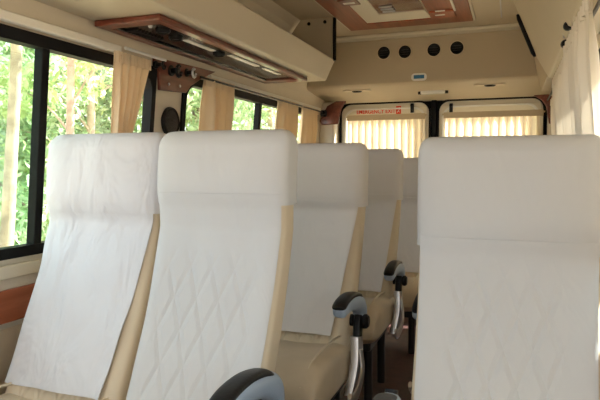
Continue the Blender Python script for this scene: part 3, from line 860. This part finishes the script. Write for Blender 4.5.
seat('passenger_seat', (XW, Y1 + SP, 0), 'second row window seat hidden behind the two front left seats', GA, cover='plain', hem=.88, arm=False, seed=5)
seat('passenger_seat', (XW, Y1 + 2 * SP, 0), 'third row window seat hidden behind the second row', GA, cover='plain', hem=.88, arm=False, seed=6)
seat('passenger_seat', (XA + .07, Y1 + 2.98 * SP, -.035), 'rearmost seat in front of the rear doors, a sliver right of the third row', GA, cover='plain', hem=.88, arm=False, seed=7)
GR = 'passenger seats right of the aisle'
RXs = -.012
seat('passenger_seat', (RXs, Y1 + .18, -.014), 'large white covered seat filling the right foreground', GR, W=.222, cover='quilt', hem=.87, side=-1, flapw=(.99, .93, .93), seed=8, armpad=M['padgrey'], armz=-.075, hemtilt=-.02)
seat('passenger_seat', (RXs - .045, Y1 + .17 + SP, 0), 'second right hand seat hidden behind the foreground seat', GR, W=.19, cover='plain', hem=.87, side=-1, seed=9)
seat('passenger_seat', (RXs - .045, Y1 + .17 + 2 * SP, 0), 'third right hand seat hidden near the rear doors', GR, W=.19, cover='plain', hem=.87, side=-1, seed=10)

# ------------------------------------------------------------------ outside
GZ = -.75
bm = nb(); box(bm, -80, 60, -50, 90, GZ - .1, GZ); tag(obj('ground', bm, M['ground'], smooth=False), kind='structure')

def leaves(bm, centres, count, size, rnd):
    for _ in range(count):
        c, rad = rnd.choice(centres)
        while True:
            d = Vector((rnd.uniform(-1, 1), rnd.uniform(-1, 1), rnd.uniform(-1, 1)))
            if d.length <= 1: break
        d = d * (.55 + .45 * d.length)
        p = c + Vector((d.x * rad[0], d.y * rad[1], d.z * rad[2]))
        if p.z < GZ + .05: continue
        s = size * rnd.uniform(.6, 1.4)
        E_ = Euler((rnd.uniform(-1.2, 1.2), rnd.uniform(-1.2, 1.2), rnd.uniform(0, 6.28))).to_matrix()
        q = [Vector((-s, 0, 0)), Vector((-.2 * s, -.42 * s, .06 * s)), Vector((s, 0, -.1 * s)), Vector((-.2 * s, .42 * s, .06 * s))]
        bm.faces.new([bm.verts.new(p + E_ @ w) for w in q])

def tree(x, y, h, r, crown_z, m, label, seed, n=2600, size=.13, lean=0, bark='bark', cr=1.6):
    rnd = random.Random(seed)
    t = empty('tree', (x, y, GZ)); tag(t, label, 'tree', 'trees outside the left windows')
    tip = Vector((lean, rnd.uniform(-.2, .2), h))
    path = catmull([(0, 0, -.05), (lean * .3 + rnd.uniform(-.06, .06), rnd.uniform(-.08, .08), h * .3), (lean * .7 + rnd.uniform(-.08, .08), 0, h * .65), tuple(tip)], 6)
    bm = nb(); sweep(bm, path, lambda k: (r * (1 - .55 * k), r * (1 - .55 * k)), 10); 
    obj('trunk', bm, M[bark], t)
    cen = []
    for k in range(9):
        a = rnd.uniform(0, 6.28); rr_ = rnd.uniform(.2, 1) * cr; z = crown_z + (h + .6 - crown_z) * (k / 8)
        c = Vector((tip.x * z / h + rr_ * math.cos(a), rr_ * math.sin(a), z)); s = rnd.uniform(.55, 1.0) * cr * .55
        cen.append((c, (s, s, s * .75)))
        bm = nb(); base = path[min(len(path) - 1, int(len(path) * min(.95, max(.2, (z - .5) / h))))]
        sweep(bm, catmull([tuple(base), tuple((base + c) / 2 + Vector((0, 0, .12))), tuple(c)], 4), lambda k2: (r * .28 * (1 - .7 * k2),) * 2, 6); obj('branch', bm, M[bark], t)
    bm = nb(); cen2 = [(c, s) for c, s in cen]
    bmx = nb()
    rnd2 = random.Random(seed + 50)
    # leaf clusters are local, ground cut handled by crown height
    for _ in range(n):
        c, rad = rnd2.choice(cen2)
        while True:
            d = Vector((rnd2.uniform(-1, 1), rnd2.uniform(-1, 1), rnd2.uniform(-1, 1)))
            if d.length <= 1: break
        p = c + Vector((d.x * rad[0], d.y * rad[1], d.z * rad[2])) * 1.1
        if p.z < .1: continue
        s = size * rnd2.uniform(.6, 1.4)
        E_ = Euler((rnd2.uniform(-1.2, 1.2), rnd2.uniform(-1.2, 1.2), rnd2.uniform(0, 6.28))).to_matrix()
        q = [Vector((-s, 0, 0)), Vector((-.2 * s, -.42 * s, .06 * s)), Vector((s, 0, -.1 * s)), Vector((-.2 * s, .42 * s, .06 * s))]
        bmx.faces.new([bmx.verts.new(p + E_ @ w) for w in q])
    bm.free()
    fo = obj('foliage', bmx, m, t, smooth=False); fo['kind'] = 'stuff'
    return t

def at(u, dist):
    d = CR @ Vector(((u - 300) / FPX, .05, -1)); d.z = 0; d.normalize(); return d.x * dist, d.y * dist
def shrub(x, y, w, h, m, label, seed, n=1500, size=.10):
    rnd = random.Random(seed)
    t = empty('shrub', (x, y, GZ)); tag(t, label, 'shrub', 'shrubs outside the left windows')
    bm = nb()
    for k in range(7):
        a = rnd.uniform(0, 6.28); tube(bm, [(0, 0, 0), (w * .25 * math.cos(a), w * .25 * math.sin(a), h * .5), (w * .5 * math.cos(a), w * .5 * math.sin(a), h * .85)], .018, 5)
    obj('stems', bm, M['bark2'], t)
    bm = nb()
    cen = [(Vector((rnd.uniform(-.5, .5) * w, rnd.uniform(-.5, .5) * w, h * rnd.uniform(.3, .8))), (w * .35, w * .35, h * .28)) for _ in range(8)]
    for _ in range(n):
        c, rad = rnd.choice(cen)
        d = Vector((rnd.gauss(0, .5), rnd.gauss(0, .5), rnd.gauss(0, .5)))
        p = c + Vector((d.x * rad[0], d.y * rad[1], d.z * rad[2]))
        if p.z < .05: continue
        s = size * rnd.uniform(.6, 1.4)
        E_ = Euler((rnd.uniform(-1.2, 1.2), rnd.uniform(-1.2, 1.2), rnd.uniform(0, 6.28))).to_matrix()
        q = [Vector((-s, 0, 0)), Vector((-.2 * s, -.42 * s, .06 * s)), Vector((s, 0, -.1 * s)), Vector((-.2 * s, .42 * s, .06 * s))]
        bm.faces.new([bm.verts.new(p + E_ @ w_) for w_ in q])
    fo = obj('foliage', bm, m, t, smooth=False); fo['kind'] = 'stuff'

T = [ # u, dist, height, trunk r, crown z, mat, label
    (-3, 7.2, 5.4, .085, 3.7, 'leafA', 'leaning pink-barked tree outside, at the far left of the nearest window', .45, 'bark', 1.3, 2200),
    (66, 9.0, 5.6, .075, 3.0, 'leafA', 'slim pale tree right of the black window divider', .1, 'bark', 1.6, 2600),
    (92, 12.0, 6.0, .10, 1.2, 'leafB', 'leafy tree seen in the middle of the nearest left window', 0, 'bark', 2.2, 4200),
    (30, 14.0, 6.5, .14, 1.2, 'leafB', 'bushy tree behind the leaning tree at the far left', 0, 'bark2', 2.6, 4200),
    (-40, 15.0, 6.0, .14, 1.0, 'leafA', 'tree outside beyond the left edge of the photo', 0, 'bark2', 2.3, 3000),
    (60, 18.0, 7.0, .16, 1.0, 'leafC', 'pale green distant tree behind the slim trunk', 0, 'bark2', 3.2, 5000),
    (120, 16.0, 6.5, .15, 1.0, 'leafC', 'pale green tree beside the nearest left curtain', 0, 'bark2', 2.8, 4200),
    (150, 13.0, 6.0, .14, 1.0, 'leafA', 'yellow green tree seen past the nearest left curtain', 0, 'bark', 2.4, 3600),
    (196, 14.0, 6.0, .14, .8, 'leafB', 'green tree seen just behind the speaker pillar', 0, 'bark2', 2.4, 4200),
    (238, 18.0, 6.5, .14, .8, 'leafA', 'green tree in the rear left window beside the second curtain', 0, 'bark2', 2.8, 4600),
    (272, 15.0, 5.5, .12, .8, 'leafC', 'pale tree in the middle of the rear left window', 0, 'bark', 2.3, 3600),
    (300, 20.0, 6.0, .14, .8, 'leafB', 'distant green tree near the rear end of the left windows', 0, 'bark2', 2.8, 4200),
    (345, 24.0, 7.0, .16, .8, 'leafB', 'tree standing behind the rear doors', 0, 'bark2', 3.0, 2500),
]
for i, (u, d, h, r, cz, m, lab, ln, bk_, cr, n) in enumerate(T):
    x, y = at(u, d); tree(x, y, h, r, cz, M[m], lab, 100 + i, int(n * 1.35), .055 + .0035 * d, ln, bk_, cr)
S = [(5, 12.5, 2.2, 1.3, 'leafB', 'low green shrub by the foot of the leaning tree'), (45, 11.5, 2.4, 1.2, 'leafA', 'low yellow green shrub behind the window divider'),
     (85, 10.0, 2.6, 1.9, 'leafB', 'tall green shrub above the front window seat'), (118, 12.0, 2.6, 2.2, 'leafA', 'yellow green shrub left of the nearest curtain'),
     (205, 12.5, 3.0, 2.4, 'leafA', 'yellow green shrub outside the start of the rear left window'), (250, 14.0, 3.2, 2.6, 'leafB', 'green shrub in the middle of the rear left window'),
     (290, 16.0, 3.2, 2.6, 'leafA', 'yellow green shrub near the rear end of the left windows')]
for i, (u, d, w, h, m, lab) in enumerate(S):
    x, y = at(u, d); shrub(x, y, w, h, M[m], lab, 200 + i, 2600, .05 + .004 * d)

# ------------------------------------------------------------------ light
wd = bpy.data.worlds.new('w'); scn.world = wd; wd.use_nodes = True
bg = wd.node_tree.nodes['Background']; bg.inputs[0].default_value = (.86, .94, 1, 1); bg.inputs[1].default_value = 1.7
sl_ = bpy.data.lights.new('sun', 'SUN'); sl_.energy = 15; sl_.angle = R(1.5); sl_.color = (1, .97, .93)
so = bpy.data.objects.new('sun', sl_); COL.objects.link(so)
so.rotation_euler = Vector((.62, .60, .85)).to_track_quat('Z', 'Y').to_euler()

scn.view_settings.view_transform = 'Standard'; scn.view_settings.look = 'None'; scn.view_settings.gamma = 1
scn.view_settings.use_curve_mapping = False; scn.view_settings.exposure = .97
scn.cycles.max_bounces = 10; scn.cycles.diffuse_bounces = 6; scn.cycles.transparent_max_bounces = 12
